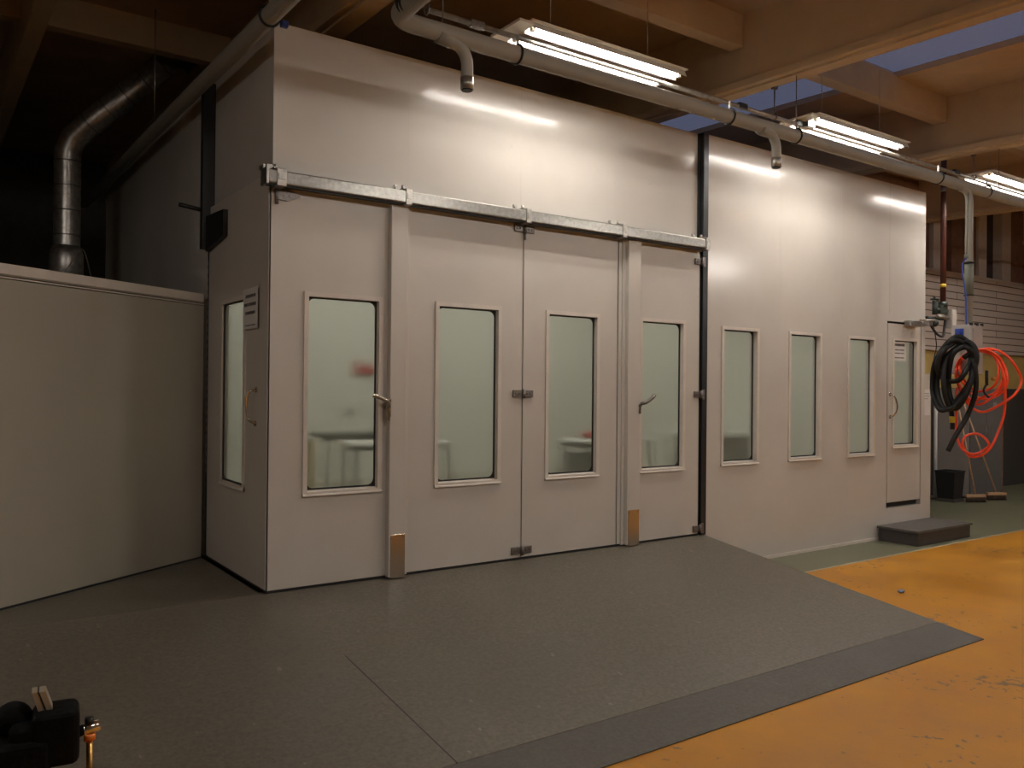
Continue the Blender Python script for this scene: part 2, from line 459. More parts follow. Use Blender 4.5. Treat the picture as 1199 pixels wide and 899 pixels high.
# girders along the hall and purlins between them
def girder(x, z=4.15, label=''):
    t = MB()
    t.box(x-.075, x+.075, YF, YB, z+.07, ZC+.01)
    t.box(x-.11, x+.115, YF, YB, z, z+.065, bev=.008)
    t.box(x-.055, x+.055, YF, YB, z-.018, z+.001)
    return t.slope()
for n_, x in enumerate((-2.75, .665, 3.965, 7.30, 10.79, 14.2)):
    o = struct('trim_%d' % (n_+1), girder(x), M['concrete'])
def purlin(x0, x1, y, z=4.52):
    t = MB(); t.box(x0, x1, y-.05, y+.09, z, ZC+.02, bev=.006)
    return t.slope()
n_ = 7
for (x0, x1, y, z) in ((.74, 3.89, -.40, 4.50), (4.04, 7.22, -.40, 4.50), (7.38, 10.7, -.4, 4.50), (-2.67, .59, -.4, 4.5),
                       (.74, 3.89, -3.6, 4.5), (4.04, 7.22, -3.6, 4.5), (.74, 3.89, 2.9, 4.5), (4.04, 7.22, 2.9, 4.5), (-2.67, .59, 2.9, 4.5)):
    struct('trim_%d' % n_, purlin(x0, x1, y, z), M['concrete']); n_ += 1
# lengthwise timber bearer in the dark bay on the left
struct('trim_%d' % n_, MB().box(-1.12, -.99, YF, YB, 4.27, ZC+.02, bev=.006).slope(), M['concrete']); n_ += 1

# rear wall right of the booth: dado, yellow band, white painted brick, clerestory
WY = 1.76
mb = MB()
mb.box(7.68, XR, WY, WY+.2, 0, 1.67, m=M['dado'])
mb.box(7.68, XR, WY+.01, WY+.2, 1.67, 2.27, m=M['yellowwall'])
mb.box(7.68, XR, WY-.07, WY+.2, 2.25, 3.46, m=M['brick'])
mb.box(7.68, XR, WY-.10, WY+.2, 3.46, 3.50, m=M['mullion'])
mb.box(7.68, XR, WY+.02, WY+.2, 4.78, 5.1, m=M['redwood'])
for (a, b, mt, d) in ((7.68, 11.02, 'redwood', .02), (11.06, 11.32, 'mullion', -.03), (11.66, 12.05, 'redwood', 0), (12.05, 12.40, 'redwood', -.02),
                      (12.44, 12.70, 'mullion', -.05), (13.24, 13.55, 'mullion', -.05), (13.62, 14.6, 'redwood', 0), (14.9, 15.2, 'mullion', -.05), (15.4, 16.2, 'redwood', 0)):
    mb.box(a, b, WY+d, WY+.2, 3.50, 4.80, m=M[mt])
o = mb.build('wall_rear'); tag(o, kind='structure')
for i, (a, b) in enumerate(((11.32, 11.66), (12.70, 13.24), (13.55, 13.62), (14.6, 14.9), (15.2, 15.4), (12.40, 12.44), (11.02, 11.06))):
    struct('window_%d' % (i+3), MB().box(a, b, WY+.10, WY+.12, 3.50, 4.80), M['darkglass'])

# ------------------------------------------------------------------ ramp and platform
RY = -2.44
def rz(y): return TH*(1 - y/RY) if y < 0 else TH
rampt = empty('loading_ramp', 'wide dark grey steel ramp and platform rising from the yellow floor to the booth doors', 'ramp', (0, 0, 0))
def plate(poly, name, mat, t=.02, lift=0.):
    """sloped plate from plan outline"""
    mb = MB(); n = len(poly)
    top = [(x, y, max(rz(y)+lift, .006)) for x, y in poly]; bot = [(x, y, max(rz(y)-t+lift, .001)) for x, y in poly]
    mb.poly(top+bot, [list(range(n)), list(range(n, 2*n))[::-1]] + [[i, n+i, n+(i+1) % n, (i+1) % n] for i in range(n)])
    return mb.build(name, mat, rampt)
XRr = 3.885
LY = -2.13
g = .004
SX = .083
g2 = .0012
plate([(SX+g, LY+g2), (XRr+.02, LY+g2), (XRr+.06, -.001), (SX, -.001), (SX, -1.0), (SX+g, -1.0)], 'ramp_plate', M['ramp'])
plate([(-5.6, LY+g2), (SX-g, LY+g2), (SX-g, -1.0), (SX, -1.0), (SX, -.001), (-5.6, -.001)], 'ramp_plate', M['ramp'])
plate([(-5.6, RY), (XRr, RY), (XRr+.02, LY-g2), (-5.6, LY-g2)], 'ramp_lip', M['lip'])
# platform behind the fold, left of the booth and under its door threshold
mb = MB().box(-5.6, -.03, 0, 1.95, TH-.02, TH); mb.box(-.03, XRr+.06, 0, .06, TH-.02, TH-.001); mb.build('platform_plate', M['ramp'], rampt)
# substructure / cheeks
mb = MB()
mb.prism([(0-.002, 0), (0-.002, TH-.022), (RY+.2, .004), (RY+.2, 0)], 'x', -5.58, XRr+.02)
mb.box(-5.58, -.06, 0, 1.93, 0, TH-.022)
mb.build('ramp_frame', M['darksteel'], rampt)
mb = MB(); q = [(SX-.0045, -2.125), (SX+.0045, -2.125), (SX+.0045, -1.0), (SX-.0045, -1.0)]
mb.poly([(x, y, rz(y)-.0004) for x, y in q]+[(x, y, rz(y)-.02) for x, y in q], [(0, 1, 2, 3), (7, 6, 5, 4), (0, 4, 5, 1), (1, 5, 6, 2), (2, 6, 7, 3), (3, 7, 4, 0)])
mb.build('seam_strip', M['black'], rampt)

# ------------------------------------------------------------------ the paint booth
booth = empty('spray_booth', 'large cream panelled paint spray booth with windowed folding doors and galvanised rail', 'spray booth', (0, 0, 0))
BX, BT, BD = 7.64, 3.885, 5.6
def bpart(mb, name, mat=None, parent=booth): return mb.build(name, mat, parent)
# upper front wall, set back behind the door plane, in four panels
mb = MB()
for a, b in ((.03, .98), (.983, 1.94), (1.943, 2.9), (2.903, 3.90)):
    mb.box(a, b+.0026, .045, .12, 2.93, BT)
# small screw heads
for x, z in ((1.86, 3.42), (2.9, 3.3), (2.3, 3.55), (3.3, 3.35), (1.3, 3.5)):
    mb.cyl((x, .046, z), (x, .042, z), .006, 8)
bpart(mb, 'upper_wall', M['panel'])
bpart(MB().box(.03, 3.90, .07, .13, 2.78, 2.93), 'door_header', M['blacksteel'])
# dark steel column between the doors and the long wall
bpart(MB().box(3.905, 3.97, -.012, .12, TH, BT+.005, bev=.004).box(3.885, 3.905, .02, .12, TH, BT), 'corner_post', M['darksteel'])
# right long wall with three windows and the personnel door opening
W5T, W5B = 1.869+TH, .595+TH
wins = [(4.165, 4.692), (5.1415, 5.67), (6.122, 6.621)]
DX0, DX1, DZ0, DZ1 = 6.862, 7.565, .325, 2.375
holes = [(a+.028, b-.028, W5B+.03, W5T-.03) for a, b in wins] + [(DX0, DX1, DZ0, DZ1)]
mb = MB(); grid_panel(mb, 3.973, BX, .0, BT, 0, .08, holes)
bpart(mb, 'side_wall', M['panel'])
mb = MB()
for x in (5.0, 6.0, 6.9):
    bpart(MB().box(x-.001, x+.001, -.0006, .001, 2.45 if x > 6.5 else 2.3, BT-.01), 'panel_joint', M['frame'] if x < 6.5 else M['castmetal'])
bpart(MB().box(3.973, BX, -.012, .0, 0, .03), 'wall_skirting', M['frame'])

def window(parent, a0, a1, z0, z1, y, axis='y', sgn=1, tr=.030, depth=.05, names=('window_frame', 'glass_pane', 'gasket')):
    """raised frame outside, glass set back, black gasket with round inner corners.
    outer rectangle a0..a1 / z0..z1; y = wall face; sgn = direction into the booth"""
    def B(u): return y + sgn*u
    mb = MB()
    # raised trim on the face, then the reveal
    o_ = (a0, a1, z0, z1); i_ = (a0+tr, a1-tr, z0+tr, z1-tr)
    ring(mb, o_, i_, *sorted((B(-.012), B(depth))), rad=.004, axis=axis)
    # sloping sill
    s0, s1 = a0, a1
    if axis == 'y':
        mb.prism([(B(-.022), z0+.004), (B(-.020), z0+.012), (B(depth-.004), z0+tr+.012), (B(depth-.004), z0+.004)], 'x', s0, s1)
    else:
        mb.prism([(B(-.022), z0+.004), (B(-.020), z0+.012), (B(depth-.004), z0+tr+.012), (B(depth-.004), z0+.004)], 'y', s0, s1)
    f = mb.build(names[0], M['frame'], parent)
    p_ = (a0+tr-.002, a1-tr+.002, z0+tr+.008, z1-tr+.002)
    mb = MB()
    y0, y1 = sorted((B(depth-.012), B(depth-.002)))
    ring(mb, p_, (p_[0]+.011, p_[1]-.011, p_[2]+.011, p_[3]-.011), y0, y1, rad=.045, axis=axis)
    mb.build(names[2], M['black'], parent)
    y0, y1 = sorted((B(depth-.002), B(depth+.004)))
    mb = MB()
    if axis == 'y': mb.box(p_[0], p_[1], y0, y1, p_[2], p_[3])
    else: mb.box(y0, y1, p_[0], p_[1], p_[2], p_[3])
    mb.build(names[1], M['glass'], parent)
    return f

for a, b in wins:
    w = tag(bpart(MB().box(a-.002, b+.002, .072, .078, W5B+.01, W5B+.02), 'viewing_window', M['frame']))
    window(w, a, b, W5B, W5T, 0)

# --- folding door leaves
WT, WB = 1.89+TH, .583+TH
def hinge(parent, x, z, w=.185, h=.055, drop=False, half=False):
    mb = MB()
    y = -.006
    mb.box(x-w/2, x-.016, y-.012, y+.004, z-h/2, z+h/2, bev=.004)
    if not half: mb.box(x+.016, x+w/2, y-.012, y+.004, z-h/2, z+h/2, bev=.004)
    else: mb.box(x+.016, x+.045, y-.016, y+.004, z-h*.8, z+h*.8, bev=.004)
    mb.cyl((x, y-.016, z-h*.62), (x, y-.016, z+h*.62), .013, 12)
    for sx in (-w*.36, -w*.2) + (() if half else (w*.2, w*.36)):
        mb.cyl((x+sx, y-.019, z), (x+sx, y-.012, z), .008, 8)
    if drop: mb.cyl((x, y-.016, z-h*.62-.05), (x, y-.016, z-h*.6), .007, 8)
    return mb.build('hinge', M['castmetal'], parent)

leaves = [(.006, .935, .224, .776), (.972, 1.938, 1.1825, 1.7447), (1.946, 2.898, 2.158, 2.704), (2.908, 3.872, 3.148, 3.694)]
LT, LB = 2.86, TH+.018
doors = []
for k, (a, b, w0, w1) in enumerate(leaves):
    mb = MB()
    grid_panel(mb, a, b, LB, LT, 0, .042, [(w0+.028, w1-.028, WB+.028, WT-.028)])
    for e in (a, b-.004):       # thin edge profile
        mb.box(e, e+.004, -.003, .042, LB, LT)
    d = bpart(mb, 'folding_door', M['leaf']); doors.append(d)
    window(d, w0, w1, WB, WT, 0, depth=.04)
# vertical covers (astragals) with kick plates
for k, (x0, x1) in enumerate(((.812, .938), (2.975, 3.115))):
    d = doors[0] if k == 0 else doors[3]
    mb = MB().box(x0, x1, -.052, 0, TH+.01, 2.845, bev=.006)
    mb.box(x1, x1+.03, -.018, 0, TH+.01, 2.845, bev=.003)
    if k: mb.box(x0-.03, x0, -.014, 0, TH+.01, 2.845, bev=.003)
    mb.build('cover_strip', M['leaf'], d)
    mb = MB().box(x0+.012, x1-.005, -.056, -.050, TH+.002, TH+.295, bev=.001, seg=1)
    for sx in (x0+.022, x1-.016):
        for z in (TH+.02, TH+.275): mb.cyl((sx, -.059, z), (sx, -.055, z), .006, 8)
    mb.build('kick_plate', M['brushed'], d)
# lever handles
mb = MB()
pl = smooth_path([(.800, -.055, 1.375), (.802, -.060, 1.47), (.775, -.085, 1.505), (.70, -.10, 1.535), (.665, -.095, 1.545)], 6)
mb.tube(pl, [.011]*7 + [.014]*(len(pl)-7), 10); mb.cyl((.80, -.02, 1.46), (.80, -.062, 1.46), .016)
mb.box(.782, .818, -.058, -.05, 1.40, 1.52, bev=.003)
mb.build('door_handle', M['brushed'], doors[0])
mb = MB()
pl = smooth_path([(3.105, -.060, 1.40), (3.110, -.065, 1.475), (3.14, -.10, 1.495), (3.20, -.11, 1.535), (3.225, -.105, 1.555)], 6)
mb.tube(pl, [.010]*7 + [.015]*(len(pl)-7), 10); mb.cyl((3.108, -.02, 1.465), (3.108, -.066, 1.465), .014)
mb.build('door_handle', M['castmetal'], doors[3])
# hinges
for z in (2.80, 1.56, .385): hinge(doors[1], 1.942, z, drop=(z > 2.5))
for z in (2.735, 1.56, .375): hinge(doors[3], 3.885, z, w=.16, half=True)
# bracket with pointed strap at the top left
mb = MB()
mb.prism([(.04, 2.83), (.04, 2.762), (.11, 2.758), (.19, 2.792), (.19, 2.802), (.12, 2.83)], 'y', -.016, -.002)
mb.cyl((.035, -.02, 2.73), (.035, -.02, 2.84), .012, 12); mb.cyl((.085, -.022, 2.79), (.085, -.014, 2.79), .012, 8); mb.cyl((.12, -.022, 2.79), (.12, -.014, 2.79), .009, 8)
mb.build('hinge', M['castmetal'], doors[0])

# --- sliding rail
rail = bpart(MB().box(-.05, 3.885, -.115, -.02, 2.835, 2.918, bev=.008), 'door_rail', M['galv_rail'])
bpart(MB().box(-.05, 3.885, -.090, -.045, 2.826, 2.838), 'rail_slot', M['black'], rail)
for k, x in enumerate((.03, .905, 1.905, 2.865, 3.845)):
    mb = MB()
    w = .045 if k else .06
    mb.box(x-w/2, x+w/2, -.123, -.01, 2.822, 2.93, bev=.004)
    mb.box(x-w/2-.012, x-.004, -.10, .043, 2.93, 2.938)
    mb.box(x-w/2-.012, x-.004, .034, .044, 2.93, 2.985, bev=.002)
    mb.cyl((x-w/2-.002+.004, .02, 2.962), (x-w/2+.002, .034, 2.962), .012, 8)
    mb.cyl((x-w/2+.01, -.05, 2.93), (x-w/2+.01, -.05, 2.965), .010, 10)
    mb.box(x-w/2+.008, x+w/2-.008, -.127, -.12, 2.86, 2.90, bev=.002)
    bpart(mb, 'rail_bracket', M['galv'], rail)
bpart(MB().box(-.066, -.05, -.122, -.012, 2.826, 2.93, bev=.003).box(-.066, -.052, -.06, .02, 2.93, 2.955, bev=.003), 'end_stop', M['galv'], rail)

# --- left side face: tall door with window, then the body of the booth
side = bpart(grid_panel(MB(), .02, 1.33, LB, 2.93, 0, .042, [(.46, .955, WB+.028, WT-.028)], axis='x'), 'side_door', M['leaf'])
window(side, .435, .978, WB, WT, 0, axis='x', depth=.012)
bpart(MB().box(.03, .12, .12, 1.33, 2.93, BT, bev=.0015, seg=1).box(.0, .025, 1.38, BD, TH, BT, bev=.0015, seg=1), 'end_wall', M['panel'])
mb = MB()   # bow handle
pl = smooth_path([(-.004, .215, 1.575), (-.045, .235, 1.555), (-.055, .255, 1.47), (-.045, .245, 1.39), (-.004, .225, 1.36)], 6)
mb.tube(pl, .010, 10)
for y, z in ((.215, 1.575), (.225, 1.36)): mb.cyl((0, y, z), (-.008, y, z), .02, 12)
mb.build('door_handle', M['chrome'], side)
# black corner gap strip down the meeting edge
bpart(MB().box(.006, .04, .004, .018, LB, 2.83), 'corner_seal', M['black'])
bpart(MB().box(.0, 3.88, .004, .04, TH, LB), 'bottom_seal', M['black'])
bpart(MB().box(.004, .04, .02, 1.33, TH, LB), 'bottom_seal', M['black'])
# perforated hanging strip and black pole at the back edge of the side door
mb = MB().box(-.004, .03, 1.335, 1.36, TH, 2.62)
bpart(mb, 'edge_profile', M['darksteel'])
mb = MB()
for k in range(26):
    z = .95 + k*.062
    mb.box(-.006, -.003, 1.341, 1.352, z, z+.034)
tag(bpart(mb, 'slot_row', M['steelgrey']), kind='stuff')
mb = MB().box(-.06, .05, 1.31, 1.375, 2.62, 3.86, bev=.004)
pole_ = bpart(mb, 'support_post', M['blacksteel'])
bpart(MB().tube([(-.03, 1.34, 2.905), (-.22, 1.34, 2.93)], .016, 10), 'side_arm', M['blacksteel'], pole_)
mb = MB().prism([(.87, 2.84), (1.31, 2.86), (1.31, 2.60), (.87, 2.655)], 'x', -.035, -.002)
bpart(mb, 'mounting_plate', M['blacksteel'], pole_)

# rest of the shell: roof, rear, far end
bpart(MB().box(.05, BX, .13, BD, BT-.04, BT-.004).box(.0, BX, BD, BD+.08, 0, BT).box(BX-.08, BX, .081, BD, 0, BT), 'shell', M['panel'])
mb = MB()
mb.box(.04, BX-.085, .05, BD-.002, TH-.02, TH-.004, m=M['boothfloor'])
mb.box(.036, BX-.085, BD-.03, BD-.002, TH, 3.8)
mb.box(BX-.11, BX-.085, .13, BD-.03, TH, 3.8)
mb.box(.026, .036, 1.4, BD-.03, TH, 3.8)
mb.box(.125, BX-.085, .13, BD-.03, 3.8, 3.84)
mb.mats[0:0] = []
lin = mb.build('inner_lining', None, booth)
lin.data.materials.clear(); lin.data.materials.append(M['lining']); lin.data.materials.append(M['boothfloor'])
for p in lin.data.polygons: p.material_index = 1 if p.center.z < TH and p.center.z > TH-.03 and abs(p.normal.z) > .5 else 0
for i in range(4):
    x = .6 + i*1.75
    for y in (.9, 4.2):
        o = bpart(MB().box(x, x+1.2, y, y+.3, 3.76, 3.79), 'ceiling_light', M['boothlight'])

# personnel door
mb = MB()
grid_panel(mb, DX0+.022, DX1-.016, DZ0+.060, DZ1-.022, .004, .05, [(7.0, 7.46, 1.005, 2.172)])
pd = bpart(mb, 'personnel_door', M['leaf'])
window(pd, 6.972, 7.492, .975, 2.20, .004, depth=.04)
bpart(grid_panel(MB(), DX0-.005, DX1+.005, DZ0-.005, DZ1+.005, .052, .075, [(DX0+.05, DX1-.05, DZ0+.08, DZ1-.05)]), 'door_frame', M['black'])
mb = MB()
pl = smooth_path([(6.925, 0, 1.57), (6.93, -.05, 1.545), (6.955, -.065, 1.44), (6.93, -.05, 1.35), (6.925, 0, 1.325)], 6)
mb.tube(pl, .010, 10)
for z in (1.57, 1.325): mb.cyl((6.925, .004, z), (6.925, -.006, z), .02, 12)
mb.build('door_handle', M['chrome'], pd)
mb = MB()   # door closer with its arm
mb.box(7.20, 7.46, -.075, .0, 2.335, 2.40, bev=.008)
mb.tube([(7.40, -.07, 2.41), (7.55, -.16, 2.41), (7.66, -.06, 2.41)], .010, 8)
mb.box(7.60, 7.68, -.07, 0, 2.36, 2.43, bev=.005)
mb.build('door_closer', M['galv'], pd)
# lower return casing at the far corner with its cap
bpart(MB().box(BX, 7.89, .06, .86, .0, 1.81, bev=.004), 'return_casing', M['panel'])

# ------------------------------------------------------------------ notices
def notice(name, label, P, w, h, lines, ax='y', seed=1):
    rnd = random.Random(seed)
    e = empty(name, label, 'notice', P)
    def bx(mb, a0, a1, z0, z1, d0, d1):
        if ax == 'y': mb.box(a0, a1, d0, d1, z0, z1)
        else: mb.box(d0, d1, -a1, -a0, z0, z1)
    mb = MB(); bx(mb, 0, w, 0, h, -.0015, 0); mb.build('paper_sheet', M['paper'], e)
    for (z, a, b, t) in lines:          # illegible rows of small print
        mb = MB(); x = a
        while x < b:
            ww = rnd.uniform(.008, .018)
            bx(mb, x, min(x+ww, b), z, z+t, -.0025, -.0015)
            bx(mb, x, min(x+ww*.4, b), z-t*.15, z+t*1.1, -.0025, -.0015)
            x += ww + rnd.uniform(.003, .007)
        mb.build('print_row', M['ink'], e)
    return e
notice('paper_notice', 'white paper notice taped over the window edge of the booth side door', (-.0145, .46, 1.97), .29, .265,
       [(.205, .05, .25, .018), (.150, .03, .26, .018), (.095, .05, .24, .018), (.02, .05, .25, .006)], 'x', 3)
notice('paper_notice', 'small white paper notice taped inside the top of the narrow personnel door window', (7.008, .022, 1.945), .27, .21,
       [(.165, .02, .24, .024), (.115, .02, .23, .012), (.080, .02, .23, .010), (.03, .02, .23, .010)], 'y', 5)
notice('paper_notice', 'pale paper sheet on the low casing beside the personnel door', (7.665, .058, 1.33), .20, .30,
       [(.25, .02, .17, .006), (.22, .02, .18, .006), (.19, .02, .15, .006)], 'y', 6)

# ------------------------------------------------------------------ free-standing divider left of the booth
dv = empty('partition_wall', 'low pale grey partition wall standing left of the spray booth', 'partition', (-.035, 1.335, TH), math.atan2(-.912, -1.376))
mb = MB().box(0, 5.2, -.05, 0, 0, 1.88, bev=.002).box(0, 5.2, -.045, -.001, 1.90, 1.906)
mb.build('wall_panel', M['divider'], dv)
mb = MB().box(.012, 5.2, -.07, .012, 1.906, 1.968, bev=.006).box(.0, 5.2, -.052, .004, 1.885, 1.893)
mb.build('top_capping', M['frame'], dv)
mb = MB().box(.0, 5.2, -.05, .003, 0, .012); mb.build('base_strip', M['darksteel'], dv)

# ------------------------------------------------------------------ pipework of the dust extraction
def bend(c, r, d0, d1, n=8):
    """quarter bend: points from corner c, incoming along d0, outgoing along d1"""
    c, d0, d1 = Vector(c), Vector(d0), Vector(d1); ce = c - d0*r + d1*r
    return [ce - d1*r*math.cos(a) + d0*r*math.sin(a) for a in [k/n*PI/2 for k in range(n+1)]]
ext = empty('extraction_pipe', 'grey plastic extraction pipework hung in front of the booth top with three drops', 'pipe', (0, 0, 0))
PY, PZ, PR = -.95, 3.634, .052
path = [(-.13, 6.4, 3.83)] + [(-.13, y, 3.74+.0187*(y+.31)) for y in (3., 1., 0, -.8)]
path += bend((-.13, -1.95, 3.74), .14, (0, -1, 0), (1, 0, 0))
path += bend((.345, -1.95, 3.66), .14, (1, 0, 0), (0, 1, 0))
path += bend((.345, PY, PZ), .13, (0, 1, 0), (1, 0, 0))
path += [(3, PY, PZ), (6.2, PY, PZ-.005), (9, PY, PZ-.018), (11.5, PY, PZ-.02)]
M['pvc_run'] = M['pvc']
MB().tube(path, PR, 20).build('main_pipe', M['pvc'], ext)
for (x, zb) in ((.834, 3.348), (3.686, 3.352), (6.697, 2.278)):
    mb = MB(); r = .036
    pl = [(x-.20, PY, PZ-.018)] + bend((x, PY, PZ-.03), .12, (1, 0, -.0), (0, 0, -1)) + [(x, PY, zb)]
    mb.tube(pl, [.049] + [.045, .042, .040] + [r]*(len(pl)-4), 16)
    d = mb.build('drop_pipe', M['pvc'], ext)
    if zb > 3:
        MB().cyl((x, PY, zb-.005), (x, PY, zb+.065), .039, 16).build('end_socket', M['galv'], d)
        MB().cyl((x, PY, zb-.012), (x, PY, zb-.004), .032, 16).build('end_cap', M['black'], d)
    else:
        MB().cyl((x, PY, 2.563), (x, PY, 2.876), .042, 16).build('coupling', M['pvc_green'], d)
        MB().torus((x, PY, 2.88), (0, 0, 1), .044, .010).build('clamp_ring', M['black'], d)
        MB().torus((x, PY, 2.56), (0, 0, 1), .041, .007).build('clamp_ring', M['black'], d)
for x in (1.193, 3.129, 3.931, 6.099, 7.036):
    mb = MB().torus((x, PY, PZ), (1, 0, 0), PR+.006, .007)
    mb.build('pipe_clamp', M['black'], ext)
    MB().box(x-.006, x+.006, PY-.012, PY-.0, PZ+PR, PZ+PR+.06).build('clamp_stem', M['galv'], ext)
MB().torus((.345, -1.14, 3.652), (0, 1, 0), PR+.006, .008).build('pipe_clamp', M['black'], ext)
MB().torus((.345, -1.11, 3.652), (0, 1, 0), PR+.006, .008).build('pipe_clamp', M['black'], ext)
for x, zt in ((.665, 4.12), (3.931, 4.12), (7.30, 4.12)):
    MB().cyl((x, PY, PZ+.05), (x, PY, zt), .004, 8).build('hanger_rod', M['castmetal'], ext)
mb = MB().torus((-.13, -.33, 3.742), (0, 1, 0), PR+.007, .008); mb.build('pipe_clamp', M['black'], ext)
MB().box(-.06, -.02, -.345, -.31, 3.70, 3.735, bev=.003).build('clamp_screw', M['blue'], ext)
mb = MB()
for x, y, z in ((-.13, -.33, 3.80),):
    mb.cyl((x, y, z), (x, y, 4.83), .005, 8)
mb.build('hanger_rod', M['galv'], ext)
MB().cyl((-.13, 2.6, 3.87), (-.13, 2.6, 4.85), .005, 8).build('hanger_rod', M['galv'], ext)

# busbar conduit carrying the lamps
bus = empty('lamp_conduit', 'thin steel conduit running between the lamp troughs above the pipe', 'conduit', (0, 0, 0))
CY, CZ = -.665, 3.886
MB().cyl((.72, CY, CZ), (13.2, CY, CZ-.03), .017, 12).build('tube', M['galv'], bus)
for x in (1.08, 3.62, 4.36, 7.0):
    MB().box(x-.05, x+.05, CY-.020, CY+.020, CZ-.022, CZ+.022, bev=.004).build('junction_sleeve', M['blacksteel'] if x > 3 else M['castmetal'], bus)
for x, z in ((4.03, 4.15), (7.36, 4.15), (10.8, 4.15), (.72, 4.15)):
    mb = MB().cyl((x, CY, CZ), (x, CY, z-.005), .006, 8); mb.box(x-.02, x+.02, CY-.02, CY+.02, z-.04, z-.005, bev=.003); mb.torus((x, CY, CZ), (1, 0, 0), .028, .006)
    mb.build('hanger_rod', M['castmetal'], bus)
mb = MB()
mb.box(4.42, 4.52, CY-.05, CY+.05, CZ-.02, CZ+.06, bev=.006); mb.build('junction_box', M['galv'], bus)
mb = MB().tube(smooth_path([(4.36, CY, CZ-.02), (4.40, CY+.02, CZ-.09), (4.5, CY+.05, CZ-.12), (4.62, CY+.05, CZ-.03)], 6), .006, 8)
mb.build('cable', M['black'], bus)

# ------------------------------------------------------------------ fluorescent fixtures
def make_lamp(bare=False):
    e = empty('fluorescent_lamp', '', 'lamp', (0, 0, 0))
    Lh = .70
    for s in (-1, 1):
        y = s*.098
        mb = MB()    # shallow trough: back with two turned down skirts
        t = .002; w = .056; w0 = .034; z1 = .045
        zt = -.004 if bare else .021
        mb.prism([(y-w, 0), (y-w0, z1), (y+w0, z1), (y+w, 0), (y+w-t*1.5, 0), (y+w0-t, z1-t), (y-w0+t, z1-t), (y-w+t*1.5, 0)], 'x', -Lh, Lh)
        tr = mb.build('reflector_trough', M['reflector'], e)
        MB().cyl((-Lh+.05, y, zt), (Lh-.05, y, zt), .012, 14).build('fluorescent_tube', M['tube_hall'] if bare else M['tube'], tr)
        for xx in (-Lh+.03, Lh-.03): MB().box(xx-.014, xx+.014, y-.014, y+.014, zt-.018, .043, bev=.002).build('lamp_holder', M['lampwhite'], tr)
    MB().box(-Lh-.02, Lh+.005, -.166, .166, .0455, .053, bev=.003).build('back_plate', M['lampwhite'], e)
    MB().box(-Lh-.12, -Lh-.001, -.165, .165, .012, .030, bev=.003).build('end_box', M['lampwhite'], e)
    for xx in (-.45, .45): MB().cyl((xx, .0, .053), (xx, .0, .72), .003, 6).build('hanger', M['galv'], e)
    return e
lamp0 = make_lamp()
spots = [(2.115, -.665, 'long twin tube fluorescent lamp nearest the camera, above the folding doors'),
         (5.13, -.665, 'middle twin tube fluorescent lamp in the row, above the plain booth wall'),
         (8.17, -.665, 'fluorescent lamp farthest right, cut by the picture edge near the hose station'),
         (11.2, -.665, 'fluorescent lamp beyond the right picture edge')]
for i, (x, y, lab) in enumerate(spots):
    o = lamp0 if i == 0 else copy_tree(lamp0)
    o.location = (x, y, 3.902); o['label'] = lab; o['group'] = 'fluorescent lamps over the booth front'
# unseen hall lamps behind the camera; far left one added to light booth side
hall0 = make_lamp(True)
for i, (x, y, lab) in enumerate(((.2, -5.6, 'hall fluorescent lamp behind the camera'), (3.6, -5.6, 'hall fluorescent lamp over the near yellow floor'),
                                 (7., -5.6, 'hall fluorescent lamp over the yellow floor'), (10.4, -5.6, 'hall fluorescent lamp over the far yellow floor'), (-4.3, -3.0, 'unseen fluorescent lamp added far left of the ramp to light the booth side'))):
    o = hall0 if i == 0 else copy_tree(hall0); o.location = (x, y, 3.925); o['label'] = lab; o['group'] = 'hall lamps out of view'

# ------------------------------------------------------------------ hose station
n3 = Vector((.90, .436, 0)); r3 = Vector((.436, -.90, 0))
P0 = Vector((7.75, -.65, 0))
def HP(u, z, d=0): return P0 + r3*u + n3*d + Vector((0, 0, z))
st = empty('control_box', 'grey sheet metal control box fixed under the extraction drop pipe', 'control box', (6.616, -.970, 1.778))
st.scale = (.89, .89, .89)
HS = Vector((6.723, -1.130, .173))
MB().box(-.10, .16, -.10, .12, 0, .54, bev=.006).build('box_body', M['boxgrey'], st)
MB().box(-.07, .13, -.108, -.10, .04, .50, bev=.003).build('box_door', M['boxgrey'], st)
MB().box(-.112, -.10, -.02, .07, .38, .50, bev=.004).cyl((-.112, .02, .44), (-.15, .02, .44), .03, 12).build('hose_socket', M['blue'], st)
MB().box(-.10, -.07, -.105, -.08, .53, .56).box(.0, .05, -.105, -.08, .53, .56).box(.13, .16, -.105, -.08, .53, .56).build('corner_clip', M['black'], st)
MB().cyl((-.14, .02, .33), (-.10, .02, .33), .022, 12).cyl((-.19, .02, .33), (-.12, .02, .33), .014, 10).build('hook_peg', M['castmetal'], st)

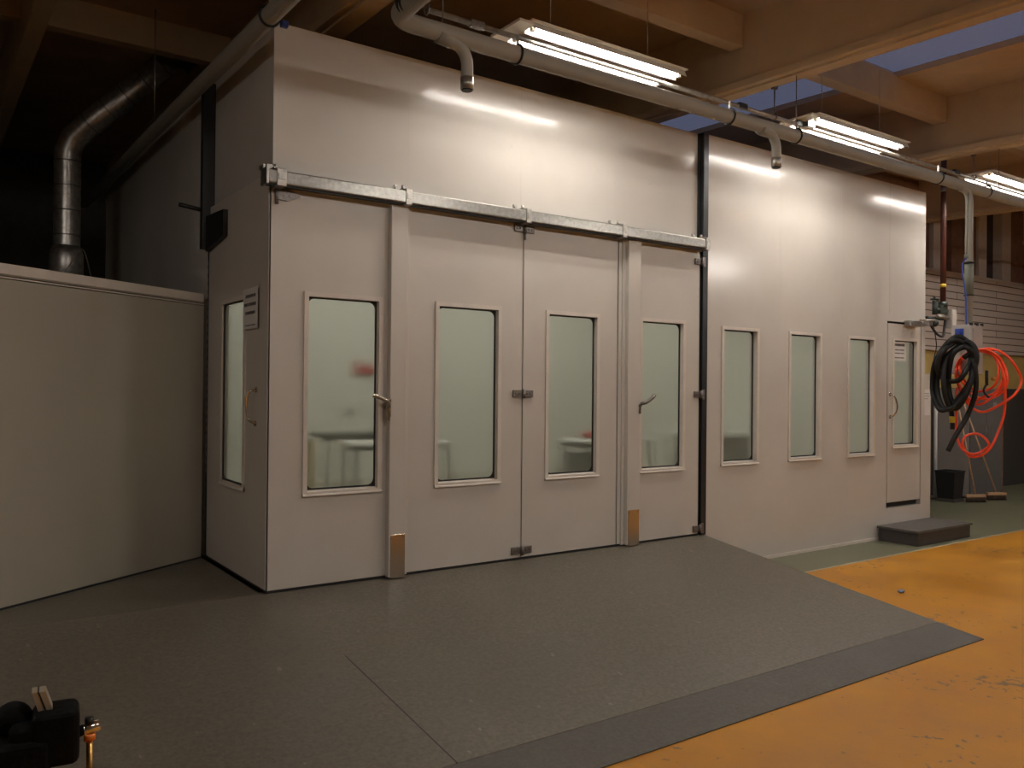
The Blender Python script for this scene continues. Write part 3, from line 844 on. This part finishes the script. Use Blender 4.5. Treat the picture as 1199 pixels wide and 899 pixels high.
def hang_hose(name, label, pts, r, mat, d0, dw):
    """one continuous hose hung in overlapping loops: (sideways, height) along its length"""
    e = empty(name, label, 'hose', P0)
    n = len(pts)
    P = [HP(u, z, d0 + dw*math.sin(i*1.9) + .5*dw*math.sin(i*.37)) for i, (u, z) in enumerate(pts)]
    o = MB().tube(smooth_path(P, 7), r, 10).build('hose', mat, e); o.location = -P0
    e.location = HS; e.scale = (.89, .89, .89)
    return e
BL = [(-0.233, 1.975), (-0.154, 2.081), (-0.313, 2.202), (-0.498, 1.96), (-0.538, 1.657), (-0.498, 1.475), (-0.432, 1.408), (-0.326, 1.49), (-0.18, 1.717), (-0.114, 1.975), (-0.167, 2.127), (-0.299, 2.148), (-0.44, 2.036), (-0.485, 1.863), (-0.418, 1.742), (-0.292, 1.729), (-0.22, 1.823), (-0.167, 1.975), (-0.22, 2.111), (-0.352, 2.157), (-0.466, 1.93), (-0.49, 1.626), (-0.418, 1.429), (-0.299, 1.475), (-0.167, 1.717), (-0.128, 1.96), (-0.18, 2.066), (-0.286, 2.096), (-0.405, 1.96), (-0.424, 1.687), (-0.379, 1.475), (-0.292, 1.438), (-0.194, 1.626), (-0.138, 1.884), (-0.167, 2.051), (-0.254, 2.081), (-0.352, 1.975), (-0.379, 1.657), (-0.326, 1.475), (-0.233, 1.535), (-0.167, 1.748), (-0.154, 1.945), (-0.133, 1.899), (-0.122, 1.626), (-0.194, 1.369), (-0.307, 1.141), (-0.379, 0.974)]
OR = [(-0.128, 2.005), (-0.048, 2.081), (0.097, 2.051), (0.222, 1.93), (0.304, 1.742), (0.248, 1.596), (0.137, 1.499), (-0.027, 1.399), (-0.133, 1.42), (-0.233, 1.535), (-0.299, 1.717), (-0.313, 1.869), (-0.254, 1.99), (-0.101, 2.066), (0.058, 2.021), (0.153, 1.869), (0.169, 1.702), (0.105, 1.59), (-0.022, 1.535), (-0.138, 1.572), (-0.22, 1.672), (-0.292, 1.808), (-0.273, 1.945), (-0.128, 2.051), (0.031, 2.014), (0.089, 1.884), (0.074, 1.723), (-0.001, 1.638), (-0.128, 1.626), (-0.233, 1.742), (-0.278, 1.884), (-0.207, 2.021), (-0.035, 2.066), (0.111, 1.96), (0.137, 1.778), (0.063, 1.611), (-0.048, 1.56), (-0.167, 1.49), (-0.247, 1.626), (-0.313, 1.778), (-0.286, 1.914), (-0.154, 2.036), (0.005, 2.045), (0.124, 1.854), (0.124, 1.672), (0.031, 1.551), (-0.101, 1.475), (-0.207, 1.566), (-0.292, 1.657), (-0.307, 1.505), (-0.307, 1.323), (-0.299, 1.111), (-0.233, 0.974), (-0.128, 0.935), (-0.027, 0.99), (0.005, 1.05), (-0.048, 1.126), (-0.128, 1.156), (-0.22, 1.12), (-0.244, 1.035), (-0.18, 0.914), (-0.075, 0.92), (0.023, 1.02), (0.097, 1.202), (0.15, 1.414), (0.145, 1.748), (0.084, 1.945), (0.005, 2.051)]
HE = [(-0.366, 1.99), (-0.384, 1.626), (-0.344, 1.323), (-0.342, 1.202)]
bl = hang_hose('suction_hose', 'thick black suction hose coiled over the control box peg', BL, .027, M['hose_black'], -.34, .05)
o = MB().tube(smooth_path([HP(u, z, -.24) for u, z in HE], 5), .024, 10).build('hose_end', M['hose_black'], bl); o.location = -P0
o = MB().cyl(HP(HE[-2][0]-.0, HE[-2][1]-.05, -.24), HP(HE[-2][0], HE[-2][1]+.02, -.24), .029, 12).build('hose_band', M['yellowtape'], bl); o.location = -P0
orr = hang_hose('air_hose', 'bright orange air hose hanging in loose loops right of the black hose', OR, .013, M['hose_orange'], -.13, .05)
# little brass valve group between the hoses
vg = empty('valve_group', 'dark hose fittings with a brass knob between black and orange hoses', 'valve', tuple(HS + (HP(-.02, 1.70, -.26) - P0)*.89))
vg.scale = (.89, .89, .89)
mb = MB().cyl((0, 0, -.02), (0, 0, .14), .016, 10).tube(smooth_path([(0, 0, 0), (-.02, .02, -.08), (.01, -.02, -.15)], 5), .012, 8)
mb.build('fitting', M['black'], vg); MB().sphere((.02, -.06, .05), .024).build('knob', M['brass'], vg)
# grey-blue air line up the drop pipe
al = empty('air_line', 'thin blue air line running up the grey drop pipe', 'hose', (6.607, -.970, 2.224))
al.scale = (.89, .89, .89)
MB().tube(smooth_path([(0, 0, 0), (-.01, 0, .35), (-.04, .02, .60), (-.04, .02, .72), (0, .0, .78)], 6), .008, 8).build('blue_tube', M['blue'], al)
MB().tube([(0, .0, .78), (.02, 0, 1.2), (.03, .0, 1.50)], .007, 8).sphere((0, 0, .80), .025).build('metal_tube', M['pvc_green'], al)

# red-brown riser with valve cluster and junction box at the booth corner
rp = empty('riser_pipe', 'dark red brown vertical riser pipe at the right corner of the booth', 'pipe', (8.03, .0, 0))
MB().cyl((0, 0, 2.64), (0, 0, ZC+.01), .032, 14).build('pipe', M['rust'], rp)
MB().cyl((0, 0, 2.83), (0, 0, 2.87), .034, 14).build('tape_band', M['yellowtape'], rp)
MB().cyl((0, 0, 3.95), (0, 0, 4.0), .036, 14).build('socket', M['castmetal'], rp)
mb = MB().cyl((0, 0, 2.60), (0, 0, 2.66), .05, 12).box(-.10, .06, -.03, .03, 2.52, 2.62, bev=.008).cyl((-.2, 0, 2.56), (.1, 0, 2.56), .022, 10)
mb.cyl((-.18, 0, 2.50), (-.18, 0, 2.66), .03, 10).torus((-.18, 0, 2.68), (0, 0, 1), .045, .008).cyl((-.10, 0, 2.66), (-.24, -.02, 2.70), .01, 8)
mb.cyl((-.3, .03, 2.46), (0, .0, 2.46), .02, 10).sphere((-.22, -.02, 2.40), .045)
mb.build('valve_cluster', M['green'], rp)
MB().tube(smooth_path([(-.30, 0, 2.40), (-.2, -.03, 2.28), (-.06, -.03, 2.25), (.03, 0, 2.33), (.05, 0, 2.45)], 6), .014, 8).tube(smooth_path([(-.22, 0, 2.4), (-.14, 0, 2.15), (-.2, 0, 1.95), (-.16, 0, 1.7)], 6), .006, 6).build('black_cable', M['black'], rp)
jb = empty('junction_box', 'small pale junction box beside the red brown riser valves', 'junction box', (8.16, -.02, 2.36))
MB().box(-.04, .06, -.04, .05, 0, .22, bev=.006).build('box_body', M['boxgrey'], jb)
MB().box(-.035, .055, -.047, -.04, .01, .21, bev=.003).build('box_lid', M['frame'], jb)
MB().cyl((-.30, .0, .12), (-.04, .0, .12), .018, 10).build('pipe_stub', M['galv'], jb)

# ------------------------------------------------------------------ cabinet, bucket, pole, brooms
cb = empty('storage_cabinet', 'tall grey metal cabinet with dark front behind the hanging hoses', 'cabinet', (11.15, 1.2, 0))
MB().box(0, 1.0, .02, .5, .03, 1.66, bev=.004).build('cabinet_body', M['steelgrey'], cb)
for a in (0.005, .503):
    d = MB().box(a, a+.49, -.002, .02, .05, 1.65, bev=.003).build('cabinet_door', M['cabdark'], cb)
    hx = a+.45 if a < .1 else a+.04
    MB().box(hx-.012, hx+.012, -.022, -.002, .95, 1.10, bev=.004).build('door_handle', M['galv'], d)
MB().box(.70, .82, -.004, -.001, 1.38, 1.45).build('label_plate', M['steelgrey'], cb)
MB().box(.02, .98, .03, .48, 0, .03).build('plinth', M['black'], cb)
MB().box(.985, 1.02, -.01, .5, .03, 1.62, bev=.003).build('side_strip', M['redwood'], cb)
bk = empty('waste_bin', 'small black bin standing on the green floor left of the cabinet', 'bin', (10.60, 1.22, .0))
bk.scale = (.62, .9, 1)
mb = MB(); mb.prism([(-.20, 0), (-.20, .05), (.25, .05), (.25, 0)], 'y', -.14, .16); mb.build('bin_foot', M['castmetal'], bk)
mb = MB()
v = [(-.20, -.13, .05), (.20, -.13, .05), (.20, .13, .05), (-.20, .13, .05), (-.24, -.16, .44), (.24, -.16, .44), (.24, .16, .44), (-.24, .16, .44)]
v2 = [(x*.92, y*.92, z+.012) for x, y, z in v[:4]] + [(x*.94, y*.94, z) for x, y, z in v[4:]]
mb.poly(v+v2, [(3, 2, 1, 0), (0, 1, 5, 4), (1, 2, 6, 5), (2, 3, 7, 6), (3, 0, 4, 7), (8, 9, 10, 11), (8, 12, 13, 9), (9, 13, 14, 10), (10, 14, 15, 11), (11, 15, 12, 8), (4, 5, 13, 12), (5, 6, 14, 13), (6, 7, 15, 14), (7, 4, 12, 15)])
mb.build('bin_body', M['black'], bk); MB().tube([(-.24, -.16, .445), (.24, -.16, .445), (.24, .16, .445), (-.24, .16, .445)], .010, 8, closed=True).build('bin_rim', M['black'], bk)
pt = empty('white_post', 'thin white post rising behind the black bin', 'post', (10.72, 1.50, 0))
MB().cyl((0, 0, .0), (0, 0, 1.75), .026, 14).build('tube', M['paper'], pt); MB().cyl((0, 0, 0), (0, 0, .015), .07, 16).build('foot', M['castmetal'], pt)
def broom(x, y, lean, label, hl=1.25, hw=.22, ang=0.):
    e = empty('broom', label, 'broom', (x, y, 0), ang, 'brooms leaning on the cabinet')
    MB().box(-hw, hw, -.03, .03, .075, .115, bev=.006).build('broom_head', M['wood'], e)
    mb = MB(); rnd = random.Random(3)
    for i in range(44):
        for j in range(4):
            xx = -hw+.012 + i*(2*hw-.024)/43; yy = -.022+j*.0147
            mb.cyl((xx, yy, .08), (xx*1.04+rnd.uniform(-.006, .006), yy*1.3+rnd.uniform(-.005, .005), .002), .0035, 4)
    mb.build('bristles', M['bristle'], e)
    MB().cyl((0, 0, .11), (lean[0], lean[1], hl), .0125, 10).build('handle', M['wood'], e)
    return e
broom(10.82, .96, (-.14, .20), 'wooden broom standing upright against the left of the cabinet front', 1.40, .15, -.5)
broom(11.36, .92, (-.50, .05), 'wooden broom leaning left across the dark cabinet front', 1.45, .15, -.5)

# ------------------------------------------------------------------ step, scrap
sp_ = empty('entry_step', 'low dark grey step block below the personnel door', 'step', (6.66, -.47, 0))
MB().box(.02, 1.10, .01, .44, 0, .135, bev=.004).build('step_body', M['stepgrey'], sp_)
MB().box(.0, 1.12, -.006, .455, .135, .160, bev=.004).build('step_tread', M['steptop'], sp_)
sc_ = empty('crumpled_wrapper', 'small crumpled blue wrapper lying on the yellow floor', 'litter', (4.636, -1.449, 0))
rnd = random.Random(4)
mb = MB(); mb.sphere((0, 0, .012), .03, sc=(1.2, .7, .35))
for v in mb.bm.verts: v.co += Vector((rnd.uniform(-.006, .006), rnd.uniform(-.006, .006), rnd.uniform(-.003, .006))); v.co.z = max(v.co.z, .0005)
mb.build('wrapper', plain('faded_blue_foil', (.22, .27, .45), .4), sc_)

# ------------------------------------------------------------------ galvanised duct behind the partition
dk = empty('spiral_duct', 'galvanised spiral duct rising and bending in the dark behind the partition', 'duct', (-.63, 3.9, 0))
mb = MB(); r = .118
pl = [(0, .0, 0), (0, 0, 2.0), (0, 0, 2.9), (-.0, 0, 3.82), (.05, -.04, 3.96), (.16, -.12, 4.08), (.90, -.64, 4.82)]
mb.tube(pl, r, 24)
mb.build('duct_run', M['galv'], dk)
for k in range(16):
    z = 2.08 + k*.235
    if z < 3.85: MB().torus((0, 0, z), (0, 0, 1), r+.001, .006).build('seam_ring', M['castmetal'], dk)
for k in range(6):
    p = Vector((.16, -.12, 4.08)).lerp(Vector((.9, -.64, 4.82)), .02+k*.19)
    MB().torus(p, (.74, -.52, .74), r+.001, .006).build('seam_ring', M['castmetal'], dk)
MB().tube([(0, 0, 2.42), (0, 0, 2.84), (0, 0, 2.92)], [r+.035, r+.03, r+.002], 24).build('wide_socket', M['galv'], dk)
MB().tube([(.84, -.60, 4.70), (.93, -.66, 4.80), (.93, -.66, 4.87)], [r+.03, r+.04, r+.04], 24).build('roof_collar', M['darksteel'], dk)
MB().tube([(.93, -.66, 4.85), (.93, -.66, 4.88)], r+.09, 24).build('collar_flange', M['darksteel'], dk)
cw = empty('loose_cable', 'thin loose cable lying over the partition top near the duct', 'cable', (-1.1, .85, 2.28))
MB().tube(smooth_path([(-.12, -.18, .012), (.02, -.03, .012), (.10, .06, .06), (.17, .14, .18), (.22, .22, .20), (.28, .34, .05), (.33, .46, -.1)], 6), .004, 6).build('wire', M['galv'], cw)

# ------------------------------------------------------------------ things inside the booth
def table(name, label, x0, x1, y0, y1, z, topm, legm, loc_rot=0., skirt=0., group=None, inset=.06):
    e = empty(name, label, 'table', ((x0+x1)/2, (y0+y1)/2, TH), loc_rot, group)
    w, d, h = (x1-x0)/2, (y1-y0)/2, z-TH
    MB().box(-w, w, -d, d, h-.03, h, bev=.006).build('table_top', topm, e)
    for sx in (-1, 1):
        for sy in (-1, 1):
            MB().tube([(sx*(w-inset), sy*(d-inset), h-.03), (sx*(w-inset+.02), sy*(d-inset+.02), 0)], .022, 10).build('leg', legm, e)
    MB().box(-w+inset, w-inset, -.015, .015, h-.09, h-.03).build('apron', legm, e)
    return e
table('work_table', 'dark grey work table at the back of the booth seen through the first door window', 1.95, 3.1, 3.75, 4.35, 1.06, M['tabledark'], M['tabledark'])
t2 = table('work_table', 'white covered table seen low through the first and second door windows', 1.62, 2.68, 2.15, 2.72, 1.06, M['tablewhite'], M['tabledark'], -.15)
t3 = table('work_table', 'white table seen through the third and fourth door windows', 3.86, 4.86, 1.50, 1.98, 1.06, M['tablewhite'], M['tabledark'])
MB().box(-.72, -.5, -.20, -.08, .70, .735, bev=.004).build('side_shelf', M['tabledark'], t3)
MB().box(-.46, .10, -.14, .20, .28, .60, bev=.01).build('drawer_unit', M['tabledark'], t3)
rb = empty('masking_bundle', 'red folded bundle lying on the white table in the booth', 'bundle', (4.16, 1.78, 1.061))
mb = MB(); mb.sphere((0, 0, .045), .09, sc=(1.2, 1., .5)); 
for v in mb.bm.verts: v.co += Vector((rnd.uniform(-.01, .01), rnd.uniform(-.01, .01), rnd.uniform(-.008, .008))); v.co.z = max(v.co.z, 0)
mb.build('cloth', M['red'], rb)
sb = empty('paper_roll', 'salmon paper roll lying on the white table seen through the fourth window', 'roll', (4.62, 1.72, 1.061), .3)
MB().cyl((-.20, 0, .06), (.20, 0, .06), .055, 16).build('roll_body', M['salmon'], sb)
MB().cyl((-.215, 0, .06), (.215, 0, .06), .02, 12).build('core', M['beigebox'], sb)
rw = empty('wall_bracket', 'small red bracket fixed on the booth inner wall seen through the first door window', 'bracket', (3.26, BD-.032, 1.78))
MB().box(-.13, .16, -.05, 0, 0, .10, bev=.01).prism([(-.13, .08), (-.09, .08), (-.11, .20), (-.14, .20)], 'y', -.04, 0).prism([(.05, .08), (.12, .08), (.09, .17), (.07, .17)], 'y', -.04, 0).box(.16, .24, -.03, 0, .01, .05).build('bracket_body', M['red'], rw)
sk = empty('wall_socket', 'tiny grey socket on the booth inner wall below the red bracket', 'socket', (3.05, BD-.032, 1.24))
MB().box(-.05, .05, -.03, 0, 0, .07, bev=.006).build('socket_plate', M['steelgrey'], sk)
MB().cyl((0, -.031, .035), (0, -.028, .035), .02, 12).build('socket_face', M['tabledark'], sk)
cbx = empty('cardboard_box', 'tall beige cardboard box at the left inside the first door window', 'box', (1.28, 3.0, TH))
MB().box(-.15, .17, -.18, .18, 0, .74, bev=.004).build('carton', M['beigebox'], cbx)
MB().box(-.15, .17, -.02, .02, .739, .743).build('tape', M['tablewhite'], cbx)
ds = empty('covered_bench', 'bench draped with a mottled sheet seen through the first window of the plain wall', 'bench', (7.0, 2.55, TH))
MB().box(-.42, .42, -.32, .35, .0, .68, bev=.03).build('draped_sheet', M['sheet'], ds)
MB().box(-.45, .45, -.36, .37, .66, .75, bev=.03).build('bench_top', M['tablewhite'], ds)

# ------------------------------------------------------------------ bench vise close to the camera, lower left
vz = -.12
VX, VY, VZ = -1.676, -3.813, 1.03
stn = empty('vise_pedestal', 'dark steel pedestal carrying the black vise', 'pedestal', (VX, VY, 0), vz)
MB().box(-.20, .10, -.13, .13, 0, .02, bev=.003).build('base_plate', M['darksteel'], stn)
MB().cyl((-.05, 0, .02), (-.05, 0, VZ-.015), .035, 16).build('column', M['darksteel'], stn)
MB().box(-.12, .0, -.06, .06, VZ-.015, VZ, bev=.003).build('top_plate', M['darksteel'], stn)
vs = empty('bench_vise', 'black cast bench vise with orange collar and chrome handle at the lower left edge', 'vise', (VX, VY, VZ), vz)
mb = MB()
mb.box(-.14, .07, -.032, .032, .052, .104, bev=.012, seg=4)
mb.box(.046, .103, -.030, .030, .062, .136, bev=.013, seg=4)
mb.box(.020, .060, -.026, .026, .085, .123, bev=.012, seg=4)
mb.cyl((-.06, 0, 0.0), (-.06, 0, .06), .04, 20)
mb.cyl((.020, 0, .045), (.020, 0, .06), .014, 16)
mb.build('vise_body', M['castiron'], vs)
MB().sphere((.024, .012, .122), .024, sc=(1., .8, 1.)).build('anvil_knob', M['castiron'], vs)
MB().prism([(.056, .128), (.073, .128), (.062, .161), (.046, .161)], 'y', -.012, .012).build('jaw_plate', M['beigestick'], vs)
MB().prism([(.0635, .130), (.0655, .130), (.0545, .1615), (.0525, .1615)], 'y', -.0125, .0125).build('jaw_slot', M['black'], vs)
MB().cyl((.10, 0, .095), (.128, 0, .101), .0075, 14).torus((.109, 0, .0968), (1, 0, .2), .0075, .0012).build('screw_nose', M['chrome'], vs)
MB().cyl((.1155, 0, .082), (.1155, 0, .0915), .0075, 14).build('collar', M['orangepaint'], vs)
MB().cyl((.1155, -.0, -.03), (.1155, -.0, .083), .0042, 12).build('handle_bar', M['brass'], vs)
MB().cyl((.1150, 0, .104), (.1150, 0, .113), .0058, 12).build('handle_tip', M['black'], vs)

# ------------------------------------------------------------------ light and camera
w = bpy.data.worlds.new('dusk'); scene.world = w; w.use_nodes = True
bg = w.node_tree.nodes['Background']
bg.inputs['Color'].default_value = (.56, .62, 1., 1); bg.inputs['Strength'].default_value = .16

cam = bpy.data.cameras.new('camera'); co = bpy.data.objects.new('camera', cam); COL.objects.link(co)
cam.sensor_fit = 'HORIZONTAL'; cam.sensor_width = 36.; cam.lens = 979.4*36/1199
cam.clip_start = .05
yaw, pitch, roll = -.6152, .0051, .0093
# columns: right, up, -forward
f = Vector((-math.sin(yaw)*math.cos(pitch), math.cos(yaw)*math.cos(pitch), math.sin(pitch)))
r0 = Vector((math.cos(yaw), math.sin(yaw), 0)); u0 = r0.cross(f)
# image rolled: u' = u cos + w sin
rr = r0*math.cos(roll) + u0*math.sin(roll); uu = -r0*math.sin(roll) + u0*math.cos(roll)
mw = Matrix(((rr.x, uu.x, -f.x, -1.7557), (rr.y, uu.y, -f.y, -5.0989), (rr.z, uu.z, -f.z, 1.6), (0, 0, 0, 1)))
co.matrix_world = mw
scene.camera = co
vsn = scene.view_settings
vsn.view_transform = 'Standard'; vsn.look = 'None'; vsn.gamma = 1.; vsn.use_curve_mapping = False; vsn.exposure = .37
